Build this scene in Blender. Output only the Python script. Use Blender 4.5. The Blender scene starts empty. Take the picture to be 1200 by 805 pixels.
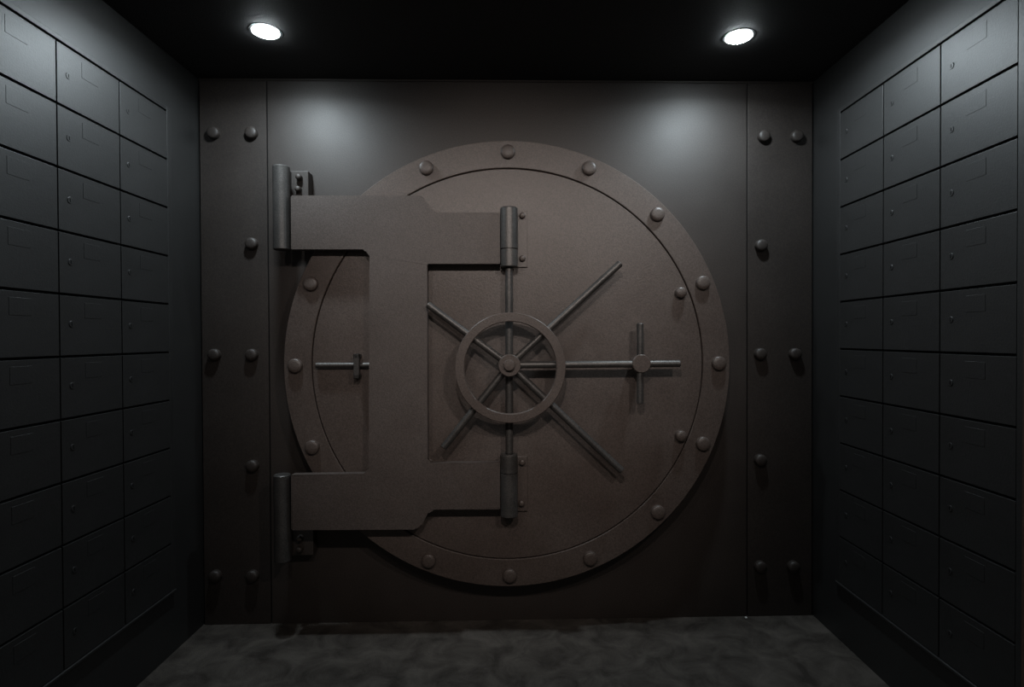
import bpy, bmesh, math, random
from mathutils import Matrix, Vector
random.seed(4)
scene = bpy.context.scene
col = scene.collection
scene.view_settings.view_transform = 'Standard'
scene.view_settings.look = 'None'
scene.view_settings.exposure = 0.0
scene.view_settings.gamma = 1.0
PI = math.pi

# ------------------------------------------------------------------ dimensions (metres)
FLOOR, CEIL = 0.0, 2.70
D = 2.8379            # distance from the camera to the vault wall on the axis
WY = 0.0274           # the vault wall stands very slightly askew in the room
XL, XR = -1.5519, 1.5112
YREAR = -1.5
CAMZ = 1.4202

# ------------------------------------------------------------------ materials
def mat(name, base, base2, rough, metallic=0.0, spec=0.5, scale=3.0, grain=190.0, bump=.4, rvar=0.10, extra=None):
    m = bpy.data.materials.new(name); m.use_nodes = True
    nt = m.node_tree; N = nt.nodes; L = nt.links
    b = N['Principled BSDF']
    tc = N.new('ShaderNodeTexCoord')
    n1 = N.new('ShaderNodeTexNoise'); n1.inputs['Scale'].default_value = scale
    n1.inputs['Detail'].default_value = 6; n1.inputs['Roughness'].default_value = 0.6
    L.new(tc.outputs['Object'], n1.inputs['Vector'])
    cr = N.new('ShaderNodeValToRGB')
    cr.color_ramp.elements[0].position = 0.32; cr.color_ramp.elements[1].position = 0.70
    cr.color_ramp.elements[0].color = (*base, 1); cr.color_ramp.elements[1].color = (*base2, 1)
    L.new(n1.outputs['Fac'], cr.inputs['Fac'])
    n2 = N.new('ShaderNodeTexNoise'); n2.inputs['Scale'].default_value = grain
    n2.inputs['Detail'].default_value = 3
    L.new(tc.outputs['Object'], n2.inputs['Vector'])
    # fine sandy grain in the paint
    n3 = N.new('ShaderNodeTexNoise'); n3.inputs['Scale'].default_value = 170; n3.inputs['Detail'].default_value = 2
    L.new(tc.outputs['Object'], n3.inputs['Vector'])
    g = N.new('ShaderNodeMapRange'); g.inputs['From Min'].default_value = .3; g.inputs['From Max'].default_value = .7
    g.inputs['To Min'].default_value = .72; g.inputs['To Max'].default_value = 1.28
    L.new(n3.outputs['Fac'], g.inputs['Value'])
    mx = N.new('ShaderNodeVectorMath'); mx.operation = 'SCALE'
    L.new(cr.outputs['Color'], mx.inputs[0]); L.new(g.outputs['Result'], mx.inputs['Scale'])
    L.new(mx.outputs['Vector'], b.inputs['Base Color'])
    mr = N.new('ShaderNodeMapRange')
    mr.inputs['To Min'].default_value = rough - rvar; mr.inputs['To Max'].default_value = rough + rvar
    L.new(n1.outputs['Fac'], mr.inputs['Value']); L.new(mr.outputs['Result'], b.inputs['Roughness'])
    bp = N.new('ShaderNodeBump'); bp.inputs['Strength'].default_value = bump; bp.inputs['Distance'].default_value = 0.002
    L.new(n2.outputs['Fac'], bp.inputs['Height']); L.new(bp.outputs['Normal'], b.inputs['Normal'])
    b.inputs['Metallic'].default_value = metallic
    b.inputs['Specular IOR Level'].default_value = spec
    return m

M = {}
M['wall_paint'] = mat('dark_wall_paint', (.025, .0195, .0168), (.035, .0278, .0242), .53, spec=.55, scale=2.2, bump=.2)
M['door_paint'] = mat('bronze_brown_vault_paint', (.066, .0505, .044), (.085, .068, .060), .43, spec=.5, scale=3.5)
M['arm_paint'] = mat('grey_brown_hinge_arm_paint', (.060, .0475, .042), (.076, .062, .056), .55, spec=.5, scale=3.5)
M['steel'] = mat('dark_gunmetal_steel', (.070, .067, .065), (.098, .093, .089), .45, metallic=.6, spec=.5, scale=9, bump=.06)
M['side_paint'] = mat('black_side_wall_paint', (.0120, .0116, .0114), (.0165, .016, .0158), .50, spec=.8, scale=2.0, bump=.2, rvar=.05)
M['box_paint'] = mat('black_deposit_box_paint', (.0125, .0121, .0119), (.017, .0165, .0163), .50, spec=.8, scale=4.0, bump=.2, rvar=.05)
M['gap'] = mat('black_recess', (.006, .006, .006), (.008, .008, .008), .8, spec=.1)
M['ceiling'] = mat('black_ceiling_paint', (.026, .026, .026), (.030, .030, .030), .75, spec=.3)
M['trim_brown'] = mat('dark_brown_stained_trim', (.060, .034, .024), (.080, .046, .032), .5, scale=12)
M['white_paper'] = mat('white_paper', (.7, .7, .68), (.8, .8, .78), .8)
M['lamp_trim'] = mat('black_lamp_trim', (.02, .02, .02), (.03, .03, .03), .5)

def carpet():
    m = bpy.data.materials.new('mottled_charcoal_carpet'); m.use_nodes = True
    nt = m.node_tree; N = nt.nodes; L = nt.links; b = N['Principled BSDF']
    tc = N.new('ShaderNodeTexCoord')
    a = N.new('ShaderNodeTexNoise'); a.inputs['Scale'].default_value = 7.0; a.inputs['Detail'].default_value = 5
    a.inputs['Roughness'].default_value = .62; a.inputs['Distortion'].default_value = .6
    L.new(tc.outputs['Object'], a.inputs['Vector'])
    f = N.new('ShaderNodeTexNoise'); f.inputs['Scale'].default_value = 220; f.inputs['Detail'].default_value = 2
    L.new(tc.outputs['Object'], f.inputs['Vector'])
    mx = N.new('ShaderNodeMath'); mx.operation = 'MULTIPLY_ADD'; mx.inputs[1].default_value = .22
    L.new(f.outputs['Fac'], mx.inputs[0]); L.new(a.outputs['Fac'], mx.inputs[2])
    cr = N.new('ShaderNodeValToRGB')
    cr.color_ramp.elements[0].position = .44; cr.color_ramp.elements[1].position = .78
    cr.color_ramp.elements[0].color = (.036, .031, .027, 1); cr.color_ramp.elements[1].color = (.092, .081, .071, 1)
    L.new(mx.outputs[0], cr.inputs['Fac']); L.new(cr.outputs['Color'], b.inputs['Base Color'])
    bp = N.new('ShaderNodeBump'); bp.inputs['Strength'].default_value = .5; bp.inputs['Distance'].default_value = .004
    L.new(f.outputs['Fac'], bp.inputs['Height']); L.new(bp.outputs['Normal'], b.inputs['Normal'])
    b.inputs['Roughness'].default_value = .95; b.inputs['Specular IOR Level'].default_value = .15
    return m
M['carpet'] = carpet()

def emis(name, color, strength):
    m = bpy.data.materials.new(name); m.use_nodes = True
    b = m.node_tree.nodes['Principled BSDF']
    b.inputs['Base Color'].default_value = (.9, .9, .9, 1)
    b.inputs['Emission Color'].default_value = (*color, 1)
    b.inputs['Emission Strength'].default_value = strength
    return m
COOL = (.80, .925, 1.0)
WARM = (1.0, .89, .82)
M['lens_cool'] = emis('lit_white_lens', (.86, .96, 1.0), 130)
M['lens_warm'] = emis('lit_warm_lens', (1.0, .9, .8), 8)

# ------------------------------------------------------------------ object helpers
def tag(o, label=None, cat=None, group=None, kind=None):
    if label: o['label'] = label
    if cat: o['category'] = cat
    if group: o['group'] = group
    if kind: o['kind'] = kind
    return o

def link_mesh(name, me, parent=None, loc=(0, 0, 0), rot=None):
    o = bpy.data.objects.new(name, me); col.objects.link(o)
    if parent: o.parent = parent
    o.location = loc
    if rot: o.rotation_euler = rot
    return o

def finish(bm, name, m, smooth=0.6):
    bmesh.ops.recalc_face_normals(bm, faces=bm.faces)
    me = bpy.data.meshes.new(name); bm.to_mesh(me); bm.free()
    for x in (m if isinstance(m, (list, tuple)) else [m]): me.materials.append(x)
    if smooth:
        for p in me.polygons: p.use_smooth = True
        try: me.set_sharp_from_angle(angle=smooth if smooth > .75 else .3)
        except Exception: pass
    return me

def part(name, bm, m, parent=None, loc=(0, 0, 0), rot=None, smooth=0.6):
    return link_mesh(name, finish(bm, name, m, smooth), parent, loc, rot)

def empty(name, loc, rz=0.0):
    o = bpy.data.objects.new(name, None); col.objects.link(o)
    o.empty_display_size = .1
    o.location = loc; o.rotation_euler = (0, 0, rz)
    return o

def box(bm, x0, x1, y0, y1, z0, z1, bevel=0.0, seg=2, mi=0):
    r = bmesh.ops.create_cube(bm, size=1.0)
    vs = r['verts']
    for v in vs:
        v.co = Vector(((x0 + x1) / 2 + v.co.x * (x1 - x0), (y0 + y1) / 2 + v.co.y * (y1 - y0), (z0 + z1) / 2 + v.co.z * (z1 - z0)))
    fs = {f for v in vs for f in v.link_faces}
    for f in fs: f.material_index = mi
    if bevel:
        es = list({e for v in vs for e in v.link_edges})
        bmesh.ops.bevel(bm, geom=es, offset=bevel, segments=seg, profile=.5, affect='EDGES')
    return bm

def lathe(bm, prof, axis_o, axis, n=48, mi=0, closed=False):
    """revolve (radius, height) pairs about an axis through axis_o"""
    ax = Vector(axis).normalized()
    t = Vector((1, 0, 0)) if abs(ax.x) < .9 else Vector((0, 0, 1))
    u = ax.cross(t).normalized(); w = ax.cross(u)
    o = Vector(axis_o); rings = []
    for r, h in prof:
        if r < 1e-6: rings.append([bm.verts.new(o + ax * h)])
        else: rings.append([bm.verts.new(o + ax * h + (u * math.cos(2 * PI * k / n) + w * math.sin(2 * PI * k / n)) * r) for k in range(n)])
    pairs = list(zip(rings, rings[1:]))
    if closed: pairs.append((rings[-1], rings[0]))
    for a, b in pairs:
        for k in range(n):
            k2 = (k + 1) % n
            if len(a) == 1 and len(b) == 1: continue
            if len(a) == 1: f = bm.faces.new((a[0], b[k], b[k2]))
            elif len(b) == 1: f = bm.faces.new((a[k], b[0], a[k2]))
            else: f = bm.faces.new((a[k], b[k], b[k2], a[k2]))
            f.material_index = mi
    return bm

def rod(bm, p, q, r, n=24, ch=.003):
    p = Vector(p); q = Vector(q); L = (q - p).length
    return lathe(bm, [(0, 0), (r - ch, 0), (r, ch), (r, L - ch), (r - ch, L), (0, L)], p, q - p, n)

def prism(bm, pts, y0, y1, bevel=.0):
    """outline in x,z extruded between two depths"""
    a = [bm.verts.new((x, y0, z)) for x, z in pts]
    b = [bm.verts.new((x, y1, z)) for x, z in pts]
    n = len(pts)
    fa = bm.faces.new(a); fb = bm.faces.new(list(reversed(b)))
    for k in range(n):
        bm.faces.new((a[k], b[k], b[(k + 1) % n], a[(k + 1) % n]))
    if bevel:
        es = list(fa.edges) + list(fb.edges)
        bmesh.ops.bevel(bm, geom=es, offset=bevel, segments=2, profile=.5, affect='EDGES')
    return bm

def fillet(pts):
    """pts: (x, z, radius); rounds each corner of the outline"""
    out = []; n = len(pts)
    for i in range(n):
        p = Vector(pts[i][:2]); r = pts[i][2]
        if r <= 0: out.append(tuple(p)); continue
        a = Vector(pts[i - 1][:2]) - p; b = Vector(pts[(i + 1) % n][:2]) - p
        an = a.normalized(); bn = b.normalized()
        half = math.acos(max(-1, min(1, an.dot(bn)))) / 2
        t = min(r / math.tan(half), a.length * .49, b.length * .49); r = t * math.tan(half)
        c = p + (an + bn).normalized() * (r / math.sin(half))
        p1 = p + an * t; p2 = p + bn * t
        a1 = math.atan2(p1.y - c.y, p1.x - c.x); a2 = math.atan2(p2.y - c.y, p2.x - c.x)
        da = (a2 - a1 + PI) % (2 * PI) - PI
        for k in range(7):
            w = a1 + da * k / 6
            out.append((c.x + r * math.cos(w), c.y + r * math.sin(w)))
    return out

def wallpt(u, d=0.0, z=0.0):
    """a point on the vault wall: u along it, d out of it into the room"""
    return (u * math.cos(WY) + d * math.sin(WY), D + u * math.sin(WY) - d * math.cos(WY), z)

# ------------------------------------------------------------------ room shell
def struct(name, bm, m, loc=(0, 0, 0), rot=None, smooth=0):
    return tag(part(name, bm, m, None, loc, rot, smooth), kind='structure')

def slab_poly(z0, z1, grow=0.0):
    bm = bmesh.new()
    yl = D + XL * math.tan(WY); yr = D + XR * math.tan(WY)
    pts = [(XL - .1, YREAR), (XR + .1, YREAR), (XR + .1, yr + .1), (XL - .1, yl + .1)]
    a = [bm.verts.new((x, y, z0)) for x, y in pts]; b = [bm.verts.new((x, y, z1)) for x, y in pts]
    bm.faces.new(a); bm.faces.new(b)
    for k in range(4): bm.faces.new((a[k], a[(k + 1) % 4], b[(k + 1) % 4], b[k]))
    return bm
struct('floor', slab_poly(-.1, 0), M['carpet'])
struct('ceiling', slab_poly(CEIL, CEIL + .1), M['ceiling'])
YL = D + XL * math.tan(WY); YR = D + XR * math.tan(WY)
struct('wall_left', box(bmesh.new(), XL - .1, XL, YREAR, YL + .1, 0, CEIL), M['side_paint'])
struct('wall_right', box(bmesh.new(), XR, XR + .1, YREAR, YR + .1, 0, CEIL), M['side_paint'])
# rear wall left out behind the viewer to let in added warm world fill
SEAM_L, SEAM_R = -1.2185, 1.1745
# the wall carrying the door: a backing sheet with the wide centre plate standing between the two riveted side plates
bm = bmesh.new()
UL, UR = XL / math.cos(WY), XR / math.cos(WY)
box(bm, UL - .05, UR + .05, .008, .1, 0, CEIL)
bx = bmesh.new()
struct('wall_back', bm, M['gap'], (0, D, 0), (0, 0, WY))
bm = bmesh.new(); box(bm, SEAM_L + .0025, SEAM_R - .0025, 0, .008, 0, CEIL - .004, .002, 1)
o = part('wall_plate', bm, M['wall_paint'], None, (0, D, 0), (0, 0, WY), .5)
tag(o, 'wide plain dark brown steel wall sheet behind the round vault door', 'wall panel')
struct('trim_1', box(bmesh.new(), UL + .002, UR - .002, -.006, -.0025, CEIL - .010, CEIL, .002, 1), M['wall_paint'], (0, D, 0), (0, 0, WY))
# brown upright where the right-hand wall ends
struct('trim_2', box(bmesh.new(), XR - .022, XR, 1.50, 1.672, 0, CEIL, .003, 1), M['trim_brown'])

# ------------------------------------------------------------------ rivet meshes
def rivet_mesh(name, r, h, m):
    bm = bmesh.new()
    lathe(bm, [(0, 0), (r, 0), (r, h * .55), (r * .955, h * .74), (r * .82, h * .88), (r * .5, h * .97), (0, h)], (0, 0, 0), (0, -1, 0), 36)
    return finish(bm, name, m, .9)
RIV_WALL = rivet_mesh('rivet', .030, .030, M['wall_paint'])
RIV_RING = rivet_mesh('rivet', .034, .024, M['door_paint'])
RIV_LEAF = rivet_mesh('rivet', .027, .034, M['door_paint'])
BOLT = rivet_mesh('bolt', .0145, .022, M['door_paint'])
BOLT_WALL = rivet_mesh('bolt', .0145, .030, M['wall_paint'])

def side_plate(u0, u1, spots, label):
    uc = (u0 + u1) / 2
    t = empty('riveted_side_plate', wallpt(uc), WY)
    tag(t, label, 'wall panel', 'riveted steel plates beside the vault door')
    bm = bmesh.new(); box(bm, u0 - uc, u1 - uc, -.002, .0075, 0.0, CEIL - .004, .002, 1)
    p = part('plate', bm, M['wall_paint'], t, smooth=.5)
    for u, z in spots: link_mesh('rivet', RIV_WALL, p, (u - uc, -.002, z))
side_plate(UL + .006, SEAM_L - .0025,
           [(-1.474, 2.430), (-1.289, 2.431), (-1.2935, 1.887), (-1.4805, 1.341), (-1.2986, 1.340), (-1.2996, .791), (-1.487, .246), (-1.3047, .244)],
           'tall narrow dark steel wall plate with eight round rivets, left of the vault door')
side_plate(SEAM_R + .0025, UR - .006,
           [(1.2532, 2.4236), (1.421, 2.4242), (1.2404, 1.876), (1.2363, 1.331), (1.4133, 1.330), (1.2364, .796), (1.2365, .255), (1.4056, .253)],
           'tall narrow dark steel wall plate with eight round rivets, right of the vault door')

# ------------------------------------------------------------------ the vault door
CU, CZ = -.0320, 1.2905
RING_R, LEAF_R, FRONT = 1.0725, .938, .110
vd = empty('vault_door', wallpt(CU, 0, CZ - RING_R), WY)
tag(vd, 'large round brown steel vault door with hinge arm, handwheel and locking rods', 'vault door')
B = CZ - RING_R
def L(u, d, z): return (u - CU, -d, z - B)          # wall coordinates -> door coordinates
# ring
bm = bmesh.new()
lathe(bm, [(LEAF_R + .004, .0006), (RING_R, .0006), (RING_R, FRONT - .002), (RING_R - .002, FRONT), (LEAF_R + .007, FRONT), (LEAF_R + .004, FRONT - .003)], L(CU, 0, CZ), (0, -1, 0), 192, closed=True)
ring = part('door_ring', bm, M['door_paint'], vd, smooth=.7)
for k in range(16):
    a = k * PI / 8
    link_mesh('rivet', RIV_RING, ring, L(CU + 1.0165 * math.sin(a), FRONT, CZ + 1.0165 * math.cos(a)))
# leaf
bm = bmesh.new()
lathe(bm, [(0, .0006), (LEAF_R, .0006), (LEAF_R, FRONT - .005), (LEAF_R - .003, FRONT - .002), (0, FRONT - .002)], L(CU, 0, CZ), (0, -1, 0), 192)
leaf = part('door_leaf', bm, M['door_paint'], vd, smooth=.7)
for u, z in ((.7984, 1.6328), (.7975, .9422)):
    link_mesh('rivet', RIV_LEAF, leaf, L(u, FRONT - .002, z))
# hinge arm: one I-shaped plate
AF, AB = .178, .136
outline = [(-1.040, 2.0830, .004), (-.432, 2.0830, .030), (-.388, 2.0045, .030), (-.0718, 2.0045, .002), (-.0718, 1.7652, .002),
           (-.4120, 1.7655, .004), (-.4155, .8330, .018), (-.0770, .8305, .002), (-.0770, .6125, .002), (-.4060, .6145, .030),
           (-.4560, .5215, .040), (-1.051, .5255, .004), (-1.050, .7840, .002), (-.6905, .7865, .022), (-.6790, 1.8335, .030), (-1.041, 1.8339, .002)]
pts = [(u - CU, z - B) for u, z in fillet(outline)]
bm = bmesh.new(); prism(bm, pts, -AF, -AB, .006)
part('hinge_arm', bm, M['arm_paint'], vd, smooth=.6)
# hinge barrels and the wall brackets that carry them
def barrel(u, z0, z1, d=.150, r=.0385):
    bm = bmesh.new()
    lathe(bm, [(0, 0), (r - .004, 0), (r, .004), (r, z1 - z0 - .004), (r - .004, z1 - z0), (0, z1 - z0)], L(u, d, z0), (0, 0, 1), 48)
    return part('hinge_barrel', bm, M['steel'], vd, smooth=.6)
barrel(-1.0940, 1.8345, 2.2252)
barrel(-1.1020, .3721, .7810)
def bracket(u0, u1, z0, z1, bolts, ub):
    bm = bmesh.new()
    a = L(u0, .068, z0); b = L(u1, .0025, z1)
    box(bm, a[0], b[0], a[1], b[1], a[2], b[2], .003)
    a = L(ub - .018, .140, z0 + .004); b = L(ub + .018, .0025, z1 - .004)
    box(bm, a[0], b[0], a[1], b[1], a[2], b[2], .003)
    h = part('hinge_bracket', bm, M['wall_paint'], vd)
    for u, z in bolts: link_mesh('bolt', BOLT_WALL, h, L(u, .068, z))
bracket(-1.086, -.996, 1.93, 2.2285, [(-1.0363, 2.1948), (-1.0405, 2.1372)], -1.0940)
bracket(-1.092, -.9865, .3645, .66, [(-1.0468, .4532), (-1.0473, .3989)], -1.1020)
# pivots between the arm and the leaf
def pivot(u, z0, z1, seam, plate, bolts, r=.0415, d=.165):
    Ln = z1 - z0; s = seam - z0
    bm = bmesh.new()
    lathe(bm, [(0, 0), (r - .005, 0), (r - .001, .004), (r - .001, s - .003), (r - .005, s - .0015), (r - .005, s + .0015), (r, s + .003), (r, Ln - .006), (r - .005, Ln), (0, Ln)],
          L(u, d, z0), (0, 0, 1), 48)
    part('pivot_barrel', bm, M['steel'], vd, smooth=.6)
    bm = bmesh.new()
    a = L(plate[0], FRONT + .009, plate[2]); b = L(plate[1], FRONT - .002, plate[3])
    box(bm, a[0], b[0], a[1], b[1], a[2], b[2], .0015)
    a = L(u - .02, d, z0 + .02); b = L(u + .02, FRONT + .005, z1 - .02)
    box(bm, a[0], b[0], a[1], b[1], a[2], b[2])
    h = part('pivot_plate', bm, M['door_paint'], vd)
    for bu, bz in bolts: link_mesh('bolt', BOLT, h, L(bu, FRONT + .009, bz))
pivot(-.0292, 1.7503, 2.0302, 1.8344, (-.060, .0595, 1.7565, 2.0255), [(.0350, 2.001), (.0345, 1.7975)])
pivot(-.0345, .5759, .8713, .7822, (-.066, .0545, .5842, .8475), [(.0300, .823), (.0260, .626)])
# locking rods
bm = bmesh.new(); rod(bm, L(-.0325, .162, .8713), L(-.0300, .162, 1.7503), .0180)
part('locking_rod', bm, M['steel'], vd)
HUBU, HUBZ = -.0310, 1.2920
for u, z in ((.4890, 1.7640), (.4930, .7935), (-.3390, .9090), (-.4080, 1.5755), (.7690, 1.2943)):
    bm = bmesh.new(); rod(bm, L(HUBU, .200, HUBZ), L(u, .200, z), .0165)
    part('locking_rod', bm, M['steel'], vd)
# handwheel
bm = bmesh.new()
RO, RI = .2535, .2115
lathe(bm, [(RI, .217), (RO, .217), (RO, .243), (RO - .003, .246), (RI + .003, .246), (RI, .243)], L(-.0270, 0, 1.2812), (0, -1, 0), 128, closed=True)
hw = part('handwheel', bm, M['door_paint'], vd, smooth=.6)
bm = bmesh.new()
lathe(bm, [(0, .108), (.030, .108), (.030, .185), (.0500, .185), (.0510, .187), (.0510, .250), (.0480, .254), (0, .254)], L(HUBU, 0, HUBZ), (0, -1, 0), 64)
part('hub', bm, M['door_paint'], hw, smooth=.6)
bm = bmesh.new()
lathe(bm, [(0, .252), (.0265, .252), (.0265, .268), (.0230, .273), (0, .275)], L(HUBU - .0015, 0, HUBZ + .002), (0, -1, 0), 48)
part('hub_cap', bm, M['door_paint'], hw, smooth=.8)
# cross handle on the right-hand rod
bm = bmesh.new(); rod(bm, L(.5800, .198, 1.1070), L(.5815, .198, 1.4835), .0160)
ch = part('cross_handle', bm, M['steel'], vd)
bm = bmesh.new()
lathe(bm, [(0, .108), (.030, .108), (.030, .180), (.0420, .182), (.0430, .184), (.0430, .216), (.0400, .220), (0, .220)], L(.5835, 0, 1.2955), (0, -1, 0), 48)
part('hub', bm, M['door_paint'], ch, smooth=.6)
# short bolt bar on the left of the arm with its staple
bm = bmesh.new(); rod(bm, L(-.9490, .1245, 1.2925), L(-.6200, .1245, 1.2915), .0125)
lb = part('bolt_bar', bm, M['steel'], vd)
bm = bmesh.new()
for a, b in (((-.7610, .168, 1.2300), (-.7350, .138, 1.3460)), ((-.7610, .168, 1.3260), (-.7350, .107, 1.3460)), ((-.7610, .168, 1.2300), (-.7350, .107, 1.2500))):
    p = L(*a); q = L(*b)
    box(bm, p[0], q[0], p[1], q[1], p[2], q[2], .003)
part('staple', bm, M['steel'], lb)

# ------------------------------------------------------------------ deposit boxes on the side walls
ORD = ['top', 'second', 'third', 'fourth', 'fifth', 'sixth', 'seventh', 'eighth', 'ninth', 'bottom']
COLS = ['column nearest the vault wall', 'middle column', 'column nearest the viewer']
GAP = .0090
def box_bank(side, xw, proud, h, w, ztop, ydeep, zledge):
    """ten rows of three boxes; side -1 = left wall, +1 = right wall"""
    rz = PI / 2 if side < 0 else -PI / 2
    wall = 'left' if side < 0 else 'right'
    ymid = ydeep - 1.5 * w
    zbot = ztop - 10 * h
    # the surround the boxes sit in
    sr = empty('deposit_box_surround', (xw, ymid, zledge), rz)
    tag(sr, 'black metal frame surrounding the deposit boxes on the %s wall' % wall, 'cabinet frame', 'frames around the deposit boxes')
    W = 1.5 * w
    bm = bmesh.new(); box(bm, -W - .002, W + .002, -.0012, .0, zbot - zledge, ztop - zledge + .002)
    part('back_panel', bm, M['gap'], sr, smooth=0)
    RW = .026
    deep = 1 if side < 0 else -1           # local x of the end nearest the vault wall
    for s in (-1, 1):
        bm = bmesh.new(); x0, x1 = sorted((s * (W - GAP * .2), s * (W + RW)))
        box(bm, x0, x1, -proud, 0, 0, ztop - zledge + .022, .002)
        part('side_rail', bm, M['side_paint'], sr, smooth=.5)
    bm = bmesh.new(); box(bm, -W, W, -proud, 0, ztop - zledge + .004, ztop - zledge + .022, .002)
    part('top_rail', bm, M['side_paint'], sr, smooth=.5)
    bm = bmesh.new(); box(bm, -W - RW, W + RW, -proud - .006, 0, -.004, zbot - zledge + .002, .003)
    part('bottom_rail', bm, M['side_paint'], sr, smooth=.5)
    # one box, then copies
    dw, dh = w - GAP * .6, h - GAP
    bm = bmesh.new(); box(bm, -dw / 2, dw / 2, -proud, -.0016, -dh / 2, dh / 2, .0009, 2)
    door_me = finish(bm, 'door', M['box_paint'], .5)
    bm = bmesh.new(); box(bm, -.040, .040, -proud - .0008, -proud + .0005, .028, .083, .0004, 1)
    plate_me = finish(bm, 'name_plate', M['box_paint'], .5)
    bm = bmesh.new()
    lx, lz = -dw / 2 + .048, .006
    lathe(bm, [(0, 0), (.0110, 0), (.0110, .0012), (.0102, .0018), (.004, .0018), (0, .0018)], (lx, -proud, lz), (0, -1, 0), 24)
    box(bm, lx - .0016, lx + .0016, -proud - .0022, -proud - .0014, lz - .006, lz + .006, 0, 1, 1)
    lock_me = finish(bm, 'lock', [M['box_paint'], M['gap']], .6)
    proto = None
    for r in range(10):
        for c in range(3):
            y = ydeep - (c + .5) * w; z = ztop - (r + .5) * h
            if proto is None:
                t = empty('deposit_box', (xw, y, z), rz)
                d = link_mesh('door', door_me, t)
                link_mesh('name_plate', plate_me, d); link_mesh('lock', lock_me, d)
                proto = t
            else:
                t = proto.copy(); col.objects.link(t); t.location = (xw, y, z)
                for ch0 in list(proto.children):
                    d = ch0.copy(); col.objects.link(d); d.parent = t
                    for g0 in list(ch0.children):
                        g = g0.copy(); col.objects.link(g); g.parent = d
            tag(t, 'black deposit box on the %s wall, %s row%s, %s' % (wall, ORD[r], '' if r in (0, 9) else ' down', COLS[c]),
                'deposit box', 'deposit boxes on the %s wall' % wall)
box_bank(-1, XL, .010, .21452, .30537, CAMZ + 1.01313, 2.5260, CAMZ - 1.13809)
box_bank(1, XR, .010, .21718, .30916, CAMZ + 1.02571, 2.6291, CAMZ - 1.15222)

# ------------------------------------------------------------------ ceiling lights
def downlight(x, y, r, lens, color, power, label, spread=163, group='recessed ceiling lights'):
    t = empty('recessed_downlight', (x, y, CEIL))
    tag(t, label, 'ceiling light', group)
    bm = bmesh.new()
    lathe(bm, [(r, 0), (r + .014, 0), (r + .012, .0015), (r + .001, .002), (r, .002)], (0, 0, 0), (0, 0, -1), 64, closed=True)
    part('trim_ring', bm, M['lamp_trim'], t)
    bm = bmesh.new()
    lathe(bm, [(0, 0), (r, 0), (r, .004), (r * .88, .0075), (r * .5, .0095), (0, .010)], (0, 0, 0), (0, 0, -1), 64)
    part('lens', bm, M[lens], t)
    ld = bpy.data.lights.new('downlight_lamp', 'AREA'); ld.shape = 'DISK'; ld.size = r * 1.6
    ld.color = color; ld.energy = power; ld.spread = math.radians(spread)
    lo = bpy.data.objects.new('downlight_lamp', ld); col.objects.link(lo)
    lo.location = (x, y, CEIL - .012)
downlight(-1.0322, 2.3724, .054, 'lens_cool', COOL, 8.2, 'lit round white downlight in the black ceiling, upper left above the riveted plate')
downlight(.9623, 2.4391, .054, 'lens_cool', COOL, 8.2, 'lit round white downlight in the black ceiling, upper right above the door rim')
# accent spots on the ceiling above the viewer, turned on the door
for sx, sw in ((-1.0, 30), (-.08, 98), (1.05, 80)):
    sd = bpy.data.lights.new('accent_spot', 'SPOT'); sd.energy = sw; sd.color = WARM; sd.shadow_soft_size = .07
    sd.spot_size = math.radians(57); sd.spot_blend = 1.0
    so = bpy.data.objects.new('accent_spot', sd); col.objects.link(so)
    so.location = (sx, .13, CEIL - .03)
    so.rotation_euler = (Vector((-.05, D, 1.40)) - Vector(so.location)).to_track_quat('-Z', 'Y').to_euler()

# ------------------------------------------------------------------ scrap on the carpet
bm = bmesh.new(); bmesh.ops.create_icosphere(bm, subdivisions=2, radius=.007)
for v in bm.verts: v.co.z *= .5; v.co *= 1 + random.uniform(-.2, .2)
o = part('paper_scrap', bm, M['white_paper'], None, wallpt(1.158, .022, .0045))
tag(o, 'tiny white paper scrap on the carpet at the foot of the right seam', 'scrap')

# ------------------------------------------------------------------ world and camera
w = bpy.data.worlds.new('world'); scene.world = w; w.use_nodes = True
w.node_tree.nodes['Background'].inputs['Color'].default_value = (1, .90, .82, 1)
w.node_tree.nodes['Background'].inputs['Strength'].default_value = .12

cd = bpy.data.cameras.new('camera'); cam = bpy.data.objects.new('camera', cd); col.objects.link(cam)
cd.sensor_fit = 'HORIZONTAL'; cd.sensor_width = 36.0; cd.lens = 664.633 * 36 / 1200
cd.clip_start = .02
R0 = Vector((.9999786, .0047518, -.0044997)); U0 = Vector((.0044486, .0107212, .9999326)); F0 = Vector((-.0047997, .9999312, -.0106998))
cam.matrix_world = Matrix(((R0.x, U0.x, -F0.x, 0), (R0.y, U0.y, -F0.y, 0), (R0.z, U0.z, -F0.z, CAMZ), (0, 0, 0, 1)))
scene.camera = cam
